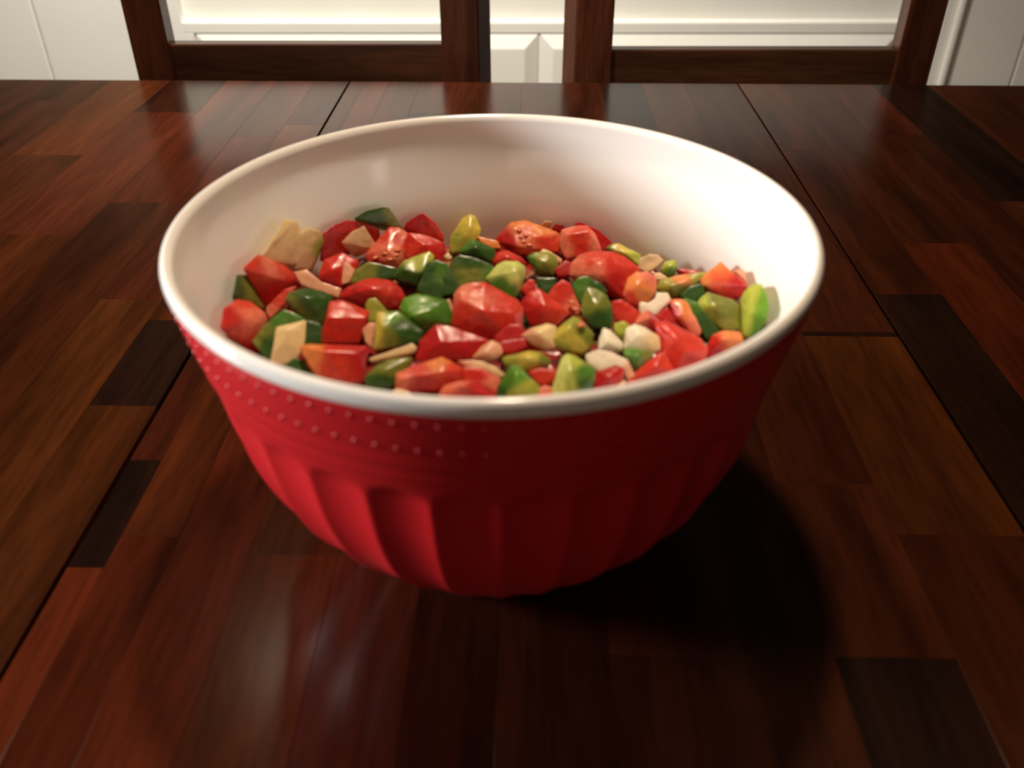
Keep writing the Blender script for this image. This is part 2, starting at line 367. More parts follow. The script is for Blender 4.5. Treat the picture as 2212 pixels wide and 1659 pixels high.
PIECES = [
('o','large pale yellow onion chunk with two ribbed lobes leaning on left bowl wall',([-0.1082,0.0534,0.1322],[[-85,-185,0],[-32,-21,66],[-3,52,95],[40,109,69],[68,121,-6],[50,36,-158],[-38,-111,-67]],[[-1,92,20],[-10,23,-81]],[[-89,-112,-57],[-43,33,1],[-16,96,27],[22,147,5],[48,155,-58],[30,83,-196],[-47,-42,-119]],[([6,51,39],'oy'),([2,-10,-74],'on')],0,[]),[([-0.0994,0.0645,0.1227],[[-31,-10,91],[2,43,101],[49,86,60],[65,88,-3],[26,17,-71],[1,-32,-119],[-63,-119,-64],[-49,-73,5]],[[-9,57,40],[-35,-13,-53]],[[-39,42,23],[-11,86,37],[31,127,-4],[44,129,-59],[10,66,-120],[-12,23,-163],[-69,-53,-113],[-56,-13,-52]],[([1,40,58],'oy'),([-25,-38,-50],'on'),([39,61,-35],'pf')],0,[])]),
('t','tomato chunk with pale seedy top below the large yellow onion chunk',([-0.1123,0.0334,0.1211],[[-86,-149,139],[-47,4,137],[36,137,5],[79,153,-49],[127,107,-101],[34,64,-113],[-28,-99,-108],[-45,-90,12],[-68,-126,79]],[[-34,30,-24],[28,86,-39]],[[-93,-72,53],[-58,57,58],[13,177,-63],[40,208,-137],[78,170,-180],[8,124,-178],[-43,-23,-166],[-58,-16,-63],[-77,-52,2]],[([-32,3,57],'td'),([-61,-60,90],'tf'),([-25,-24,-42],'tk'),([30,98,-70],'tk'),([14,97,-2],'tf')],0,[[-57,-18,77],[-43,-2,32],[-21,57,19],[-28,21,0],[-47,-3,55],[-10,72,-3]]),[]),
('p','olive and dark green pepper strip touching the left bowl wall',([-0.1196,0.017,0.1212],[[-35,-22,124],[-2,77,67],[17,81,-24],[47,70,-122],[17,23,-105],[-13,-69,-8],[-32,-160,68]],[[-26,7,40]],[[-42,12,76],[-11,104,23],[5,108,-61],[24,114,-172],[5,54,-137],[-22,-32,-46],[-41,-116,24]],[([-34,-73,74],'ps'),([-6,26,20],'po'),([10,39,-63],'po')],0,[]),[]),
('t','leftmost tomato chunk, seedy side up, by the left rim',([-0.1145,-0.0101,0.1198],[[-59,-177,96],[-80,-24,109],[-65,126,72],[1,128,55],[68,96,11],[78,74,-9],[17,-24,-69],[60,-59,-109],[30,-72,-111],[-49,-69,-46]],[[-54,25,41],[1,-13,-4]],[[-72,-82,-4],[-89,35,26],[-79,177,-29],[-27,184,-55],[28,158,-90],[36,139,-107],[-14,59,-156],[21,30,-189],[-3,20,-191],[-63,9,-123]],[([-72,-53,65],'tk'),([-11,39,1],'td'),([-44,0,-21],'td'),([43,-48,-82],'tk'),([-44,104,62],'tf')],0,[[-57,24,28],[-29,4,4],[-41,-18,-9],[-2,-1,-7],[-25,40,32]]),[]),
('t','small salmon tomato wedge left of the round dark green pepper cap',([-0.1062,0.0189,0.1159],[[-57,-26,-7],[19,55,41],[79,84,50],[42,31,15],[17,-17,-18],[-36,-75,-53],[-63,-52,-27]],[],[[-72,60,-104],[-9,126,-65],[40,150,-58],[10,106,-86],[-11,68,-113],[-54,20,-142],[-76,39,-121]],[([1,-1,12],'tf'),([-34,-54,-23],'td')],0,[]),[]),
('p','rounded dark green pepper cap left of the square red tomato cube',([-0.0891,0.0131,0.1181],[[-130,-4,25],[-105,35,52],[-24,62,56],[55,60,38],[103,39,10],[87,19,-3],[65,-23,-33],[53,-80,-78],[-22,-71,-54],[-82,-38,-14]],[[-12,-24,49],[34,-54,-12]],[[-128,78,-78],[-107,110,-57],[-41,132,-53],[24,131,-68],[63,114,-90],[50,98,-101],[32,63,-126],[22,16,-162],[-39,24,-143],[-89,50,-110]],[([-13,7,22],'ps'),([-84,-47,-7],'po')],0,[]),[]),
('p','diagonal green pepper strip behind the upright beige onion square',([-0.1,-0.0118,0.1175],[[-113,-55,-15],[-62,18,30],[13,94,70],[81,85,47],[118,71,27],[45,44,24],[-8,18,16],[-13,-54,-39],[-19,-109,-81],[-42,-113,-78]],[],[[-118,34,-113],[-76,94,-76],[-14,156,-43],[42,149,-62],[72,137,-78],[12,115,-81],[-31,94,-87],[-35,35,-133],[-40,-10,-167],[-59,-13,-165]],[([-80,-15,21],'po'),([-105,-61,-9],'po'),([18,48,46],'pm'),([-35,-65,-29],'ps')],0,[]),[]),
('o','upright beige onion square near the left front rim',([-0.0915,-0.0252,0.1198],[[-64,53,56],[-2,80,63],[66,102,64],[66,15,-4],[56,-13,-23],[41,-52,-50],[-17,-84,-61],[-77,-84,-47],[-69,-17,3]],[[-2,23,57]],[[-65,86,-8],[-14,108,-3],[41,126,-2],[41,54,-58],[34,31,-74],[21,0,-95],[-26,-27,-105],[-76,-27,-93],[-69,28,-52]],[([-7,35,41],'oy'),([-16,-64,-33],'on')],0,[]),[]),
('p','dark green pepper bit in the gap right of the beige onion square',([-0.0839,-0.0096,0.1156],[[-44,48,47],[33,39,24],[50,-34,-37],[-39,-53,-34]],[],[[-57,119,-62],[6,111,-81],[20,52,-131],[-53,36,-129]],[([-3,10,21],'ps')],0,[]),[]),
('t','neat square red tomato cube left of centre',([-0.0696,-0.0075,0.1206],[[-100,-52,-24],[-73,69,69],[-25,82,71],[113,56,25],[112,15,-8],[73,-74,-73],[-100,-96,-59]],[[-71,-30,41],[105,-10,25]],[[-100,38,-120],[-78,138,-44],[-39,148,-42],[75,127,-80],[74,93,-107],[42,20,-160],[-100,2,-149]],[([10,44,47],'tf'),([0,-41,-20],'tr')],0,[]),[]),
('o','long pinkish onion sliver below the large yellow onion chunk',([-0.0907,0.0374,0.1161],[[-125,29,52],[-57,51,56],[15,11,6],[121,-2,-27],[106,-44,-60],[18,-28,-28],[-78,-18,2]],[],[[-132,55,22],[-64,76,26],[9,37,-24],[115,24,-57],[100,-18,-90],[12,-3,-58],[-85,8,-28]],[([-25,2,20],'op')],1,[]),[]),
('t','dark red tomato chunk behind the kite shaped onion piece',([-0.0819,0.0863,0.1184],[[-123,-101,70],[-70,-34,91],[-3,31,92],[73,85,57],[151,128,-1],[155,113,-81],[90,64,-100],[-21,-21,-58],[-143,-160,-63],[-108,-106,-6]],[[-44,13,8]],[[-121,-64,32],[-71,-3,52],[-9,55,58],[63,109,20],[135,151,-34],[139,137,-109],[78,91,-127],[-26,10,-88],[-141,-119,-92],[-107,-68,-39]],[([-35,-2,47],'tk'),([-76,-57,-27],'tk'),([88,98,31],'tf')],0,[]),[]),
('o','kite shaped tan onion piece lying on red tomato at back left',([-0.0755,0.084,0.1167],[[21,41,79],[81,52,-43],[72,36,-57],[-37,-38,-74],[-93,-73,29],[-45,-17,65]],[[-2,16,-35]],[[11,67,29],[60,76,-72],[53,63,-83],[-36,2,-97],[-82,-26,-13],[-43,19,17]],[([10,29,10],'on'),([-27,-18,-59],'op')],0,[]),[]),
('t','red tomato wedge right of the large yellow onion chunk',([-0.0826,0.0537,0.1148],[[-108,-44,-17],[-82,37,49],[15,81,68],[103,56,29],[95,25,3],[48,-26,-32],[15,-71,-65],[-85,-59,-35]],[[-35,-29,21]],[[-107,49,-111],[-86,115,-57],[-7,151,-41],[65,130,-73],[59,105,-94],[21,63,-123],[-7,27,-150],[-88,36,-126]],[([-40,-4,18],'tr'),([-44,-67,-37],'tk')],0,[]),[]),
('o','small pink onion bit against the red wedge at left',([-0.0771,0.0488,0.1165],[[-26,44,43],[6,37,31],[39,16,7],[10,-43,-39],[-29,-55,-43]],[],[[-27,62,6],[-1,57,-4],[26,39,-24],[3,-9,-62],[-29,-19,-65]],[([1,-13,2],'op')],0,[]),[]),
('p','dark green pepper piece highest at the back left bowl wall',([-0.0645,0.0993,0.124],[[-147,-96,40],[-89,-42,63],[5,23,60],[37,39,48],[84,42,-45],[106,44,-83],[31,8,-66],[-26,-17,-17]],[[-10,26,0]],[[-139,-39,-15],[-88,6,10],[-2,65,8],[27,79,-3],[69,83,-87],[87,89,-127],[21,55,-111],[-31,29,-62]],[([-50,-18,15],'ps'),([-10,4,-26],'ps'),([45,38,-5],'po'),([69,42,-53],'po')],0,[]),[]),
('t','pale pulpy tomato chunk right of the kite shaped onion',([-0.0592,0.0816,0.1139],[[-138,-42,-19],[-83,-6,6],[-42,59,59],[-5,97,89],[48,99,83],[102,73,52],[103,20,3],[82,-47,-54],[54,-80,-80],[-12,-90,-80],[-108,-81,-58]],[[-9,-42,18],[38,-76,-20]],[[-127,52,-111],[-81,82,-91],[-48,135,-47],[-18,167,-23],[26,168,-28],[70,147,-53],[72,103,-93],[54,48,-140],[31,21,-162],[-23,13,-162],[-102,21,-144]],[([-21,-43,-22],'td'),([33,-44,-31],'td'),([11,51,59],'tf'),([85,30,29],'tf'),([75,72,69],'td'),([-56,-86,-56],'tk')],0,[[-72,-74,-17],[-19,-51,-3],[36,-53,-12],[9,-73,-27],[44,-30,7]]),[]),
('t','peaked red tomato chunk highest at the back, left of centre',([-0.043,0.1095,0.1126],[[-113,-39,25],[-92,-22,55],[-3,23,95],[63,33,30],[110,35,-54],[116,0,-88],[0,1,-49],[-81,-30,-12]],[[-18,35,27]],[[-109,-6,-10],[-90,10,19],[-7,52,56],[56,62,-5],[100,64,-84],[98,53,-135],[-3,31,-79],[-79,3,-45]],[([-44,7,34],'tk'),([39,30,-8],'tr')],0,[]),[]),
('t','bright red tomato slab behind the lime edged pepper dice',([-0.0384,0.0797,0.1141],[[-113,68,73],[-21,67,63],[90,40,28],[106,0,-11],[78,-48,-51],[30,-47,-46],[-57,-34,-26],[-114,-46,-31]],[[-16,-9,34]],[[-102,143,-36],[-27,142,-44],[65,120,-73],[77,87,-105],[55,48,-138],[15,49,-134],[-56,59,-117],[-102,50,-121]],[([0,12,24],'tr'),([-82,6,27],'tf'),([-91,20,41],'tr'),([56,-35,-23],'tk')],0,[]),[]),
('p','olive pepper piece behind the smooth domed tomato',([-0.0631,0.0509,0.1151],[[-146,-61,-32],[-109,1,17],[-39,45,46],[62,38,24],[116,33,11],[100,-13,-27],[41,-16,-20],[-26,-27,-19]],[],[[-134,35,-123],[-104,86,-83],[-47,122,-60],[36,116,-78],[81,112,-88],[67,74,-119],[19,72,-114],[-36,63,-113]],[([-46,-2,18],'po'),([61,-1,3],'ps')],0,[]),[]),
('p','dark pepper dice with bright lime top edge, back centre',([-0.0414,0.0537,0.1169],[[-130,-51,-31],[-74,23,28],[-2,47,42],[62,74,59],[90,54,38],[86,32,19],[37,-31,-31],[2,-77,-68],[-71,-71,-56]],[[-67,-35,3],[26,-55,-11]],[[-117,44,-122],[-71,105,-74],[-12,124,-63],[40,147,-49],[63,130,-66],[60,112,-82],[20,61,-123],[-8,23,-153],[-68,27,-143]],[([0,7,20],'pl'),([56,40,42],'pl'),([-58,-56,-30],'ps'),([7,-65,-45],'ps'),([70,-1,5],'ps')],0,[]),[]),
('p','dark green pepper fold in the middle of the pepper cluster',([-0.0316,0.0403,0.1169],[[-80,-21,-11],[-29,65,59],[6,85,74],[69,68,53],[61,24,15],[40,-14,-15],[46,-78,-72],[-25,-75,-63],[-88,-54,-39]],[],[[-74,68,-107],[-33,138,-50],[-4,155,-37],[48,141,-55],[42,104,-86],[24,74,-111],[29,21,-157],[-29,24,-150],[-81,41,-130]],[([-18,29,40],'ps'),([33,25,32],'pm'),([-24,-57,-34],'ps')],0,[]),[]),
('p','long arched green pepper strip behind the big glossy tomato',([-0.0122,0.0425,0.1177],[[-154,-86,-68],[-152,0,7],[-108,60,57],[-77,86,79],[-9,81,71],[82,58,47],[136,24,15],[172,-22,-27],[136,-59,-57],[78,-36,-35],[-7,-31,-27],[-96,-77,-63]],[[-28,6,47]],[[-157,-26,-136],[-155,60,-61],[-111,119,-11],[-80,145,11],[-12,140,3],[79,118,-20],[133,83,-53],[169,37,-94],[133,0,-125],[75,24,-102],[-11,28,-95],[-99,-17,-130]],[([-8,54,61],'ps'),([-7,-5,9],'po'),([-121,-56,-30],'ps'),([113,-15,-5],'pm')],1,[]),[]),
('p','broad bright green pepper piece left of the big glossy tomato',([-0.0319,0.0001,0.1212],[[-129,7,18],[-115,45,48],[-50,70,62],[17,64,51],[92,56,37],[122,3,-9],[119,-45,-48],[54,-62,-56],[-12,-73,-59],[-98,-65,-45]],[[-62,-64,18],[22,-27,27]],[[-115,88,-86],[-103,120,-61],[-50,140,-49],[5,135,-58],[66,128,-69],[91,85,-107],[88,46,-139],[35,31,-146],[-19,23,-149],[-89,29,-137]],[([-86,-13,10],'pg'),([-44,-10,8],'pg'),([70,-19,-9],'pm'),([-65,-60,-30],'pg')],0,[]),[]),
('p','tall yellow green pepper piece standing at back centre',([-0.0191,0.1046,0.1117],[[-83,-14,-9],[-23,35,34],[-14,71,67],[27,92,85],[62,86,77],[98,20,14],[83,-15,-19],[38,-41,-40],[-31,-82,-75],[-71,-91,-81],[-87,-61,-52]],[[32,-1,38]],[[-73,77,-102],[-24,118,-67],[-16,147,-40],[18,157,-14],[46,158,-32],[75,105,-84],[63,76,-111],[26,55,-128],[-31,21,-156],[-64,14,-162],[-76,39,-138]],[([26,52,61],'py'),([56,4,15],'py'),([-39,-44,-25],'pf')],0,[]),[]),
('p','dark green pepper square in front of the tall yellow green piece',([-0.0087,0.0759,0.1151],[[-131,-8,-2],[-50,55,52],[3,37,34],[80,13,9],[75,-18,-19],[56,-48,-46],[-34,-32,-27]],[[-28,-16,27]],[[-110,81,-98],[-44,132,-54],[-1,118,-69],[62,98,-89],[58,73,-111],[43,48,-134],[-32,62,-119]],[([-28,-4,11],'ps'),([-56,24,38],'pm')],0,[]),[]),
('t','thin orange tomato sliver at back centre',([-0.0047,0.0925,0.1125],[[-74,29,29],[-9,18,17],[50,8,6],[70,-26,-26],[11,-27,-26],[-49,-2,0]],[],[[-62,78,-35],[-9,69,-45],[40,61,-54],[56,33,-80],[7,32,-80],[-41,53,-59]],[([-8,-7,8],'to')],0,[]),[]),
('t','tomato chunk with orange seeds at back right of centre',([0.0204,0.0963,0.1132],[[-224,-4,-9],[-134,72,64],[-44,82,75],[5,58,54],[80,41,40],[140,24,26],[164,-19,-13],[148,-64,-56],[24,-62,-57],[-35,-69,-65],[-124,-60,-58]],[[-114,17,54],[-100,-74,-16],[23,-22,21]],[[-181,85,-103],[-108,148,-43],[-34,156,-34],[7,136,-51],[68,122,-62],[117,108,-74],[137,73,-106],[124,36,-141],[22,37,-142],[-26,32,-148],[-99,40,-143]],[([-175,-14,-4],'tk'),([-147,-44,-31],'tk'),([-62,17,28],'td'),([-43,-53,-37],'td'),([61,-33,-15],'tf'),([43,26,39],'to'),([-71,58,66],'to')],0,[[-81,9,47],[-43,-14,27],[-57,-43,0],[-24,-58,-14],[-71,-21,20]]),[]),
('t','small domed tomato bit behind the pale lime pepper piece',([0.0069,0.0653,0.1152],[[-96,-7,-6],[-63,34,31],[-11,42,38],[64,12,11],[101,-17,-16],[64,-36,-32],[-58,-29,-26]],[[-6,-17,25]],[[-79,81,-101],[-52,115,-71],[-10,121,-66],[52,97,-88],[83,73,-110],[52,57,-123],[-48,63,-118]],[([-2,2,15],'tf'),([61,-23,-7],'tk')],0,[]),[]),
('p','pale lime pepper piece with bright top, right of the arched strip',([0.0064,0.0386,0.1188],[[-121,-3,-2],[-68,33,29],[-59,55,48],[-23,70,61],[49,70,61],[89,45,39],[89,12,10],[66,-48,-42],[40,-84,-73],[-5,-91,-79],[-58,-59,-52]],[[38,-13,42]],[[-100,83,-99],[-56,113,-74],[-49,131,-58],[-19,143,-48],[40,143,-48],[73,122,-66],[73,96,-89],[54,46,-133],[32,17,-158],[-4,11,-163],[-48,37,-140]],[([4,36,45],'pp'),([29,-5,9],'pp'),([72,-5,9],'pf'),([-38,-39,-20],'pm'),([-4,-72,-50],'pm'),([-47,29,39],'pp')],0,[]),[]),
('p','olive pepper piece under a small onion bit, back right',([0.0253,0.0616,0.1157],[[-93,28,22],[-50,46,39],[25,44,40],[71,24,24],[79,-35,-29],[51,-57,-49],[-14,-44,-40],[-69,-6,-8]],[[-5,-25,18]],[[-72,110,-79],[-38,124,-65],[24,122,-64],[62,106,-77],[69,58,-120],[46,40,-137],[-8,51,-130],[-53,82,-103]],[([-22,9,20],'pf'),([13,-35,-17],'po'),([-66,-1,10],'pm')],0,[]),[]),
('o','small cream onion bit lying on the olive pepper piece',([0.0295,0.0677,0.1164],[[-70,15,11],[-46,33,28],[-4,21,18],[57,-15,-11],[52,-37,-31],[10,-17,-15]],[],[[-56,33,-14],[-37,47,1],[-2,37,-7],[48,8,-31],[44,-10,-48],[9,6,-35]],[([-18,-7,6],'oy'),([40,-34,-15],'op')],0,[]),[]),
('t','bright red tomato cube against the back right bowl wall',([0.0448,0.0896,0.1135],[[-106,12,3],[-91,65,53],[-7,76,70],[57,76,75],[105,31,37],[137,-47,-33],[74,-51,-42],[-14,-62,-58],[-63,-67,-66],[-92,-35,-39]],[[61,17,61],[-61,9,45]],[[-80,98,-93],[-67,141,-52],[2,150,-38],[54,151,-34],[93,114,-65],[120,49,-122],[68,46,-130],[-5,37,-143],[-45,33,-150],[-68,59,-127]],[([-13,12,23],'tf'),([23,-34,-16],'tr'),([-70,-29,-18],'td'),([107,-24,0],'td'),([-68,40,46],'td')],0,[]),[]),
('t','dark red tomato skin slope behind the back right tomato cube',([0.056,0.1027,0.1114],[[-119,74,46],[-80,65,61],[19,9,32],[97,-46,-18],[69,-60,-61],[28,-69,-73],[-14,26,13]],[],[[-107,104,4],[-71,92,24],[21,40,-3],[93,-9,-55],[67,-5,-107],[32,12,-139],[-10,55,-21]],[([18,-11,-7],'tk')],0,[]),[]),
('t','small dark red tomato tip at the back bowl wall',([0.0352,0.1147,0.1106],[[-38,12,-3],[-19,8,26],[42,-8,23],[23,-9,-16],[-7,-3,-30]],[],[[-36,25,-18],[-17,24,8],[41,5,7],[23,5,-30],[-7,12,-46]],[([3,10,-2],'tk')],0,[]),[]),
('o','small tan onion tip peeking above the seedy back tomato',([0.0284,0.1168,0.1121],[[-40,10,-7],[-10,6,23],[31,-7,23],[27,-8,-15],[-9,0,-25]],[],[[-37,21,-19],[-8,20,6],[29,10,4],[25,5,-29],[-8,12,-36]],[([1,10,-2],'on')],0,[]),[]),
('t','large arched tomato wedge right of centre',([0.0572,0.0451,0.1177],[[-198,10,-13],[-188,60,32],[-142,89,63],[-87,100,78],[30,91,83],[92,64,66],[171,11,28],[134,-23,-6],[106,-49,-32],[99,-92,-70],[81,-108,-86],[23,-93,-79],[-11,-62,-56],[-108,3,-9]],[[-31,-50,20],[-47,-1,61]],[[-152,93,-108],[-144,135,-71],[-106,159,-46],[-61,167,-33],[35,160,-30],[86,138,-44],[150,94,-75],[120,67,-102],[97,45,-124],[92,10,-155],[77,-3,-168],[30,9,-162],[1,34,-143],[-78,88,-105]],[([-85,40,40],'tf'),([-137,30,25],'td'),([-52,10,17],'td'),([40,-38,-16],'tk'),([60,-84,-54],'tk'),([25,18,32],'tr'),([119,4,29],'tf'),([27,66,74],'tf')],0,[]),[]),
('t','pale orange tomato flesh piece at the end of the large arched wedge',([0.0721,0.0272,0.1186],[[-91,-16,-27],[-62,52,35],[-17,72,59],[39,70,65],[85,37,43],[77,-26,-11],[33,-57,-44],[-11,-70,-61],[-54,-62,-61]],[[-21,-19,33]],[[-60,71,-120],[-37,126,-69],[0,143,-50],[46,141,-45],[84,114,-63],[77,63,-108],[41,37,-134],[5,27,-149],[-30,33,-148]],[([-24,16,23],'to'),([15,-28,-9],'to'),([42,30,44],'td'),([-60,-48,-36],'tf')],0,[]),[]),
('p','shiny yellow pepper piece against the back right bowl wall',([0.0691,0.0781,0.1136],[[-100,26,11],[-61,42,30],[-23,42,35],[24,15,17],[99,-22,-7],[92,-74,-55],[31,-46,-38],[-62,15,6]],[[9,-35,10]],[[-70,109,-87],[-38,121,-71],[-7,122,-67],[32,99,-82],[93,69,-102],[87,26,-141],[38,49,-127],[-39,100,-91]],[([-15,8,19],'py'),([70,-35,-10],'pl'),([-87,15,16],'po')],0,[]),[]),
('o','brownish onion flake right of the shiny yellow pepper piece',([0.0823,0.0652,0.1139],[[-57,25,13],[-5,38,33],[45,29,33],[72,-1,11],[28,-29,-22],[-19,-43,-41],[-64,-19,-27]],[],[[-41,54,-26],[1,64,-10],[43,56,-10],[65,33,-28],[29,9,-55],[-9,-2,-71],[-47,17,-59]],[([-8,2,14],'od'),([8,-25,-7],'on')],0,[]),[]),
('p','small light green pepper bit beside the brownish onion flake',([0.0914,0.057,0.1146],[[-50,-2,-10],[-20,35,27],[35,32,34],[42,-2,5],[17,-32,-25],[-24,-31,-31]],[[6,-10,19]],[[-24,84,-105],[1,114,-74],[45,111,-69],[51,83,-92],[31,58,-118],[-2,60,-123]],[([-5,8,20],'pl'),([7,-22,-4],'pm')],0,[]),[]),
('o','tiny tan onion sliver above the orange tinted pepper strip',([0.0843,0.0446,0.1162],[[-35,19,10],[5,18,16],[48,-13,-3],[4,-15,-12],[-23,-8,-11]],[],[[-25,35,-14],[8,34,-9],[43,9,-25],[7,7,-33],[-15,13,-31]],[([3,-6,8],'on')],0,[]),[]),
('t','thin red tomato edge behind the orange tinted pepper strip',([0.1017,0.0553,0.1133],[[-69,24,5],[-28,22,11],[52,-1,8],[67,-33,-7],[-21,-13,-17]],[],[[-45,72,-55],[-11,70,-50],[53,25,-23],[66,-4,-36],[-6,42,-74]],[([-21,-4,4],'tk')],0,[]),[]),
('p','green pepper strip with an orange tint left of the right tomato cube',([0.0945,0.0375,0.1159],[[-132,1,-24],[-109,27,3],[-37,39,26],[24,38,37],[129,35,54],[132,16,38],[100,-1,18],[29,-21,-12],[-7,-45,-40],[-43,-54,-55],[-86,-34,-45]],[[-52,-31,4]],[[-90,84,-117],[-71,106,-96],[-12,116,-76],[38,115,-67],[124,112,-54],[127,97,-66],[100,83,-83],[42,67,-108],[12,47,-130],[-17,39,-142],[-52,56,-135]],[([-81,-8,-9],'pf'),([82,12,39],'pf'),([3,5,18],'to'),([-42,-47,-35],'po'),([0,-32,-14],'po')],0,[]),[]),
('p','dark green pepper bit tucked under the right tomato cube',([0.099,0.029,0.1151],[[-68,-2,-15],[-19,31,22],[42,37,39],[61,1,13],[24,-43,-32],[-40,-24,-28]],[],[[-37,81,-111],[4,108,-80],[54,113,-66],[70,84,-87],[39,47,-124],[-13,63,-121]],[([-5,-3,10],'ps')],0,[]),[]),
('t','orange red tomato cube topmost at far right',([0.1126,0.0276,0.1204],[[-93,116,-26],[4,111,77],[42,-4,77],[79,-162,86],[63,-147,20],[42,-83,-36],[0,29,-79],[-50,58,-65],[-87,83,-53]],[[11,46,-9]],[[-54,178,-119],[21,164,-18],[54,67,-17],[86,-67,-10],[72,-49,-71],[54,5,-118],[20,102,-158],[-18,131,-151],[-49,151,-141]],[([8,101,37],'to'),([8,85,8],'tf'),([9,47,-48],'tr'),([-78,96,-27],'to'),([64,-124,19],'tk')],0,[]),[]),
('o','pink onion edge behind the far right tomato cube',([0.1204,0.0223,0.1266],[[-22,91,2],[7,29,44],[15,-55,12],[8,-74,-26],[-7,9,-33]],[],[[-11,104,-32],[12,51,6],[19,-20,-21],[14,-33,-55],[1,35,-59]],[([9,-1,11],'op')],0,[]),[]),
('p','olive pepper chunk under the far right tomato cube',([0.1063,0.008,0.1182],[[-96,31,5],[-73,56,30],[-35,74,53],[9,53,46],[81,25,38],[111,-4,21],[102,-99,-59],[30,-92,-69],[-31,-45,-43],[-98,0,-21]],[[-19,-22,30]],[[-57,107,-95],[-38,127,-75],[-7,142,-55],[29,125,-62],[88,101,-68],[113,78,-82],[106,0,-148],[46,6,-155],[-4,45,-135],[-59,82,-116]],[([-62,26,21],'pl'),([-68,-6,-7],'pf'),([39,-30,-3],'po'),([24,-80,-47],'pf'),([-14,28,33],'po')],0,[]),[]),
('p','rightmost bright lime pepper piece standing by the right rim',([0.1202,-0.0032,0.1244],[[-27,140,-60],[-7,164,8],[15,116,73],[31,41,118],[35,-32,117],[26,-144,104],[10,-201,69],[-5,-159,-39],[-14,-42,-131],[-37,28,-155],[-27,88,-103]],[[28,22,29],[14,103,6]],[[1,195,-148],[13,202,-67],[30,158,-6],[45,92,34],[47,24,39],[39,-69,21],[26,-119,-9],[14,-77,-108],[7,24,-188],[-5,103,-226],[1,153,-183]],[([10,100,30],'pl'),([6,11,-23],'pl'),([26,-90,72],'pg'),([4,-144,-11],'pm'),([-12,29,-135],'pl'),([-6,123,-42],'pf')],0,[]),[]),
('p','dark green pepper skin below the olive chunk on the right',([0.0978,0.0026,0.1167],[[-74,94,61],[-14,68,52],[-17,23,15],[49,-25,-10],[86,-64,-35],[23,-93,-70],[-9,-40,-35],[-45,37,21]],[],[[-40,158,-50],[9,136,-57],[6,100,-87],[60,61,-108],[91,28,-128],[39,5,-158],[12,48,-128],[-17,111,-82]],[([-43,56,50],'pm'),([6,-30,-10],'ps')],0,[]),[]),
('t','slanting orange edged tomato slice right of the dogbone onion',([0.0907,-0.0017,0.1189],[[-80,85,54],[-19,80,61],[8,63,52],[32,4,10],[64,-58,-35],[51,-76,-52],[19,-75,-57],[-19,-36,-33],[-56,13,0]],[[-28,-9,26]],[[-47,151,-56],[3,147,-50],[25,132,-57],[45,85,-92],[71,34,-128],[60,19,-143],[34,19,-147],[3,51,-127],[-27,92,-100]],[([0,25,33],'to'),([-21,54,53],'to'),([-54,32,29],'tr'),([26,-50,-22],'td')],0,[]),[]),
('o','cream dogbone shaped onion bit right of centre',([0.076,0.0088,0.1206],[[-70,-14,-23],[-64,16,4],[-23,8,3],[12,25,23],[17,45,40],[70,36,41],[85,7,19],[51,-14,-4],[8,-47,-38],[-24,-26,-25],[-62,-36,-39]],[],[[-65,11,-53],[-59,41,-27],[-18,33,-27],[16,50,-8],[22,71,10],[75,61,10],[90,32,-12],[56,12,-34],[12,-21,-68],[-20,-1,-56],[-58,-10,-70]],[([-24,-21,-8],'ow'),([48,4,24],'ow')],1,[]),[]),
('t','small pointed tomato bit just below the dogbone onion',([0.0725,-0.0069,0.12],[[-72,4,-7],[-46,35,22],[-9,48,38],[15,29,25],[26,11,12],[57,-9,1],[54,-53,-35],[15,-45,-35],[-40,-19,-22]],[[-9,-20,34]],[[-44,84,-106],[-23,110,-83],[8,121,-69],[27,105,-80],[36,90,-90],[61,73,-100],[59,38,-129],[27,44,-129],[-18,65,-118]],[([-39,1,8],'td'),([14,-14,4],'tk'),([43,-43,-15],'tr')],0,[]),[]),
('t','dark red tomato bit in the hollow right of the dogbone onion',([0.0825,0.0003,0.1172],[[-65,21,6],[-2,51,41],[24,7,9],[61,-53,-32],[-19,-26,-24]],[],[[-37,98,-95],[15,123,-66],[37,87,-92],[67,38,-127],[2,60,-120]],[([-17,5,14],'tk')],0,[]),[]),
('t','big smooth red tomato chunk at the right front',([0.0812,-0.0254,0.1197],[[-82,87,54],[-33,94,67],[23,57,49],[121,4,24],[146,-40,-6],[129,-79,-39],[-8,-111,-88],[-72,-71,-68],[-88,-20,-31],[-66,27,10],[-70,52,29]],[[-4,-23,45],[40,-66,7]],[[-50,151,-58],[-10,156,-46],[36,126,-62],[116,82,-82],[137,46,-107],[123,15,-134],[11,-12,-174],[-42,21,-157],[-55,63,-127],[-37,101,-94],[-40,122,-78]],[([4,16,26],'tf'),([47,-28,-1],'tf'),([21,-79,-46],'tr'),([-62,56,46],'tr')],0,[]),[]),
('t','rightmost tomato chunk with an orange seed spot at right rim',([0.1036,-0.0217,0.1183],[[-72,-52,-57],[-78,-10,-25],[-45,35,17],[4,44,35],[80,28,39],[96,-8,15],[16,-37,-25]],[[-9,-24,30]],[[-37,36,-148],[-42,70,-122],[-15,107,-87],[25,115,-72],[88,102,-69],[101,72,-89],[35,48,-122]],[([-25,-10,-1],'tr'),([21,2,19],'to'),([-51,-42,-31],'tk')],0,[]),[]),
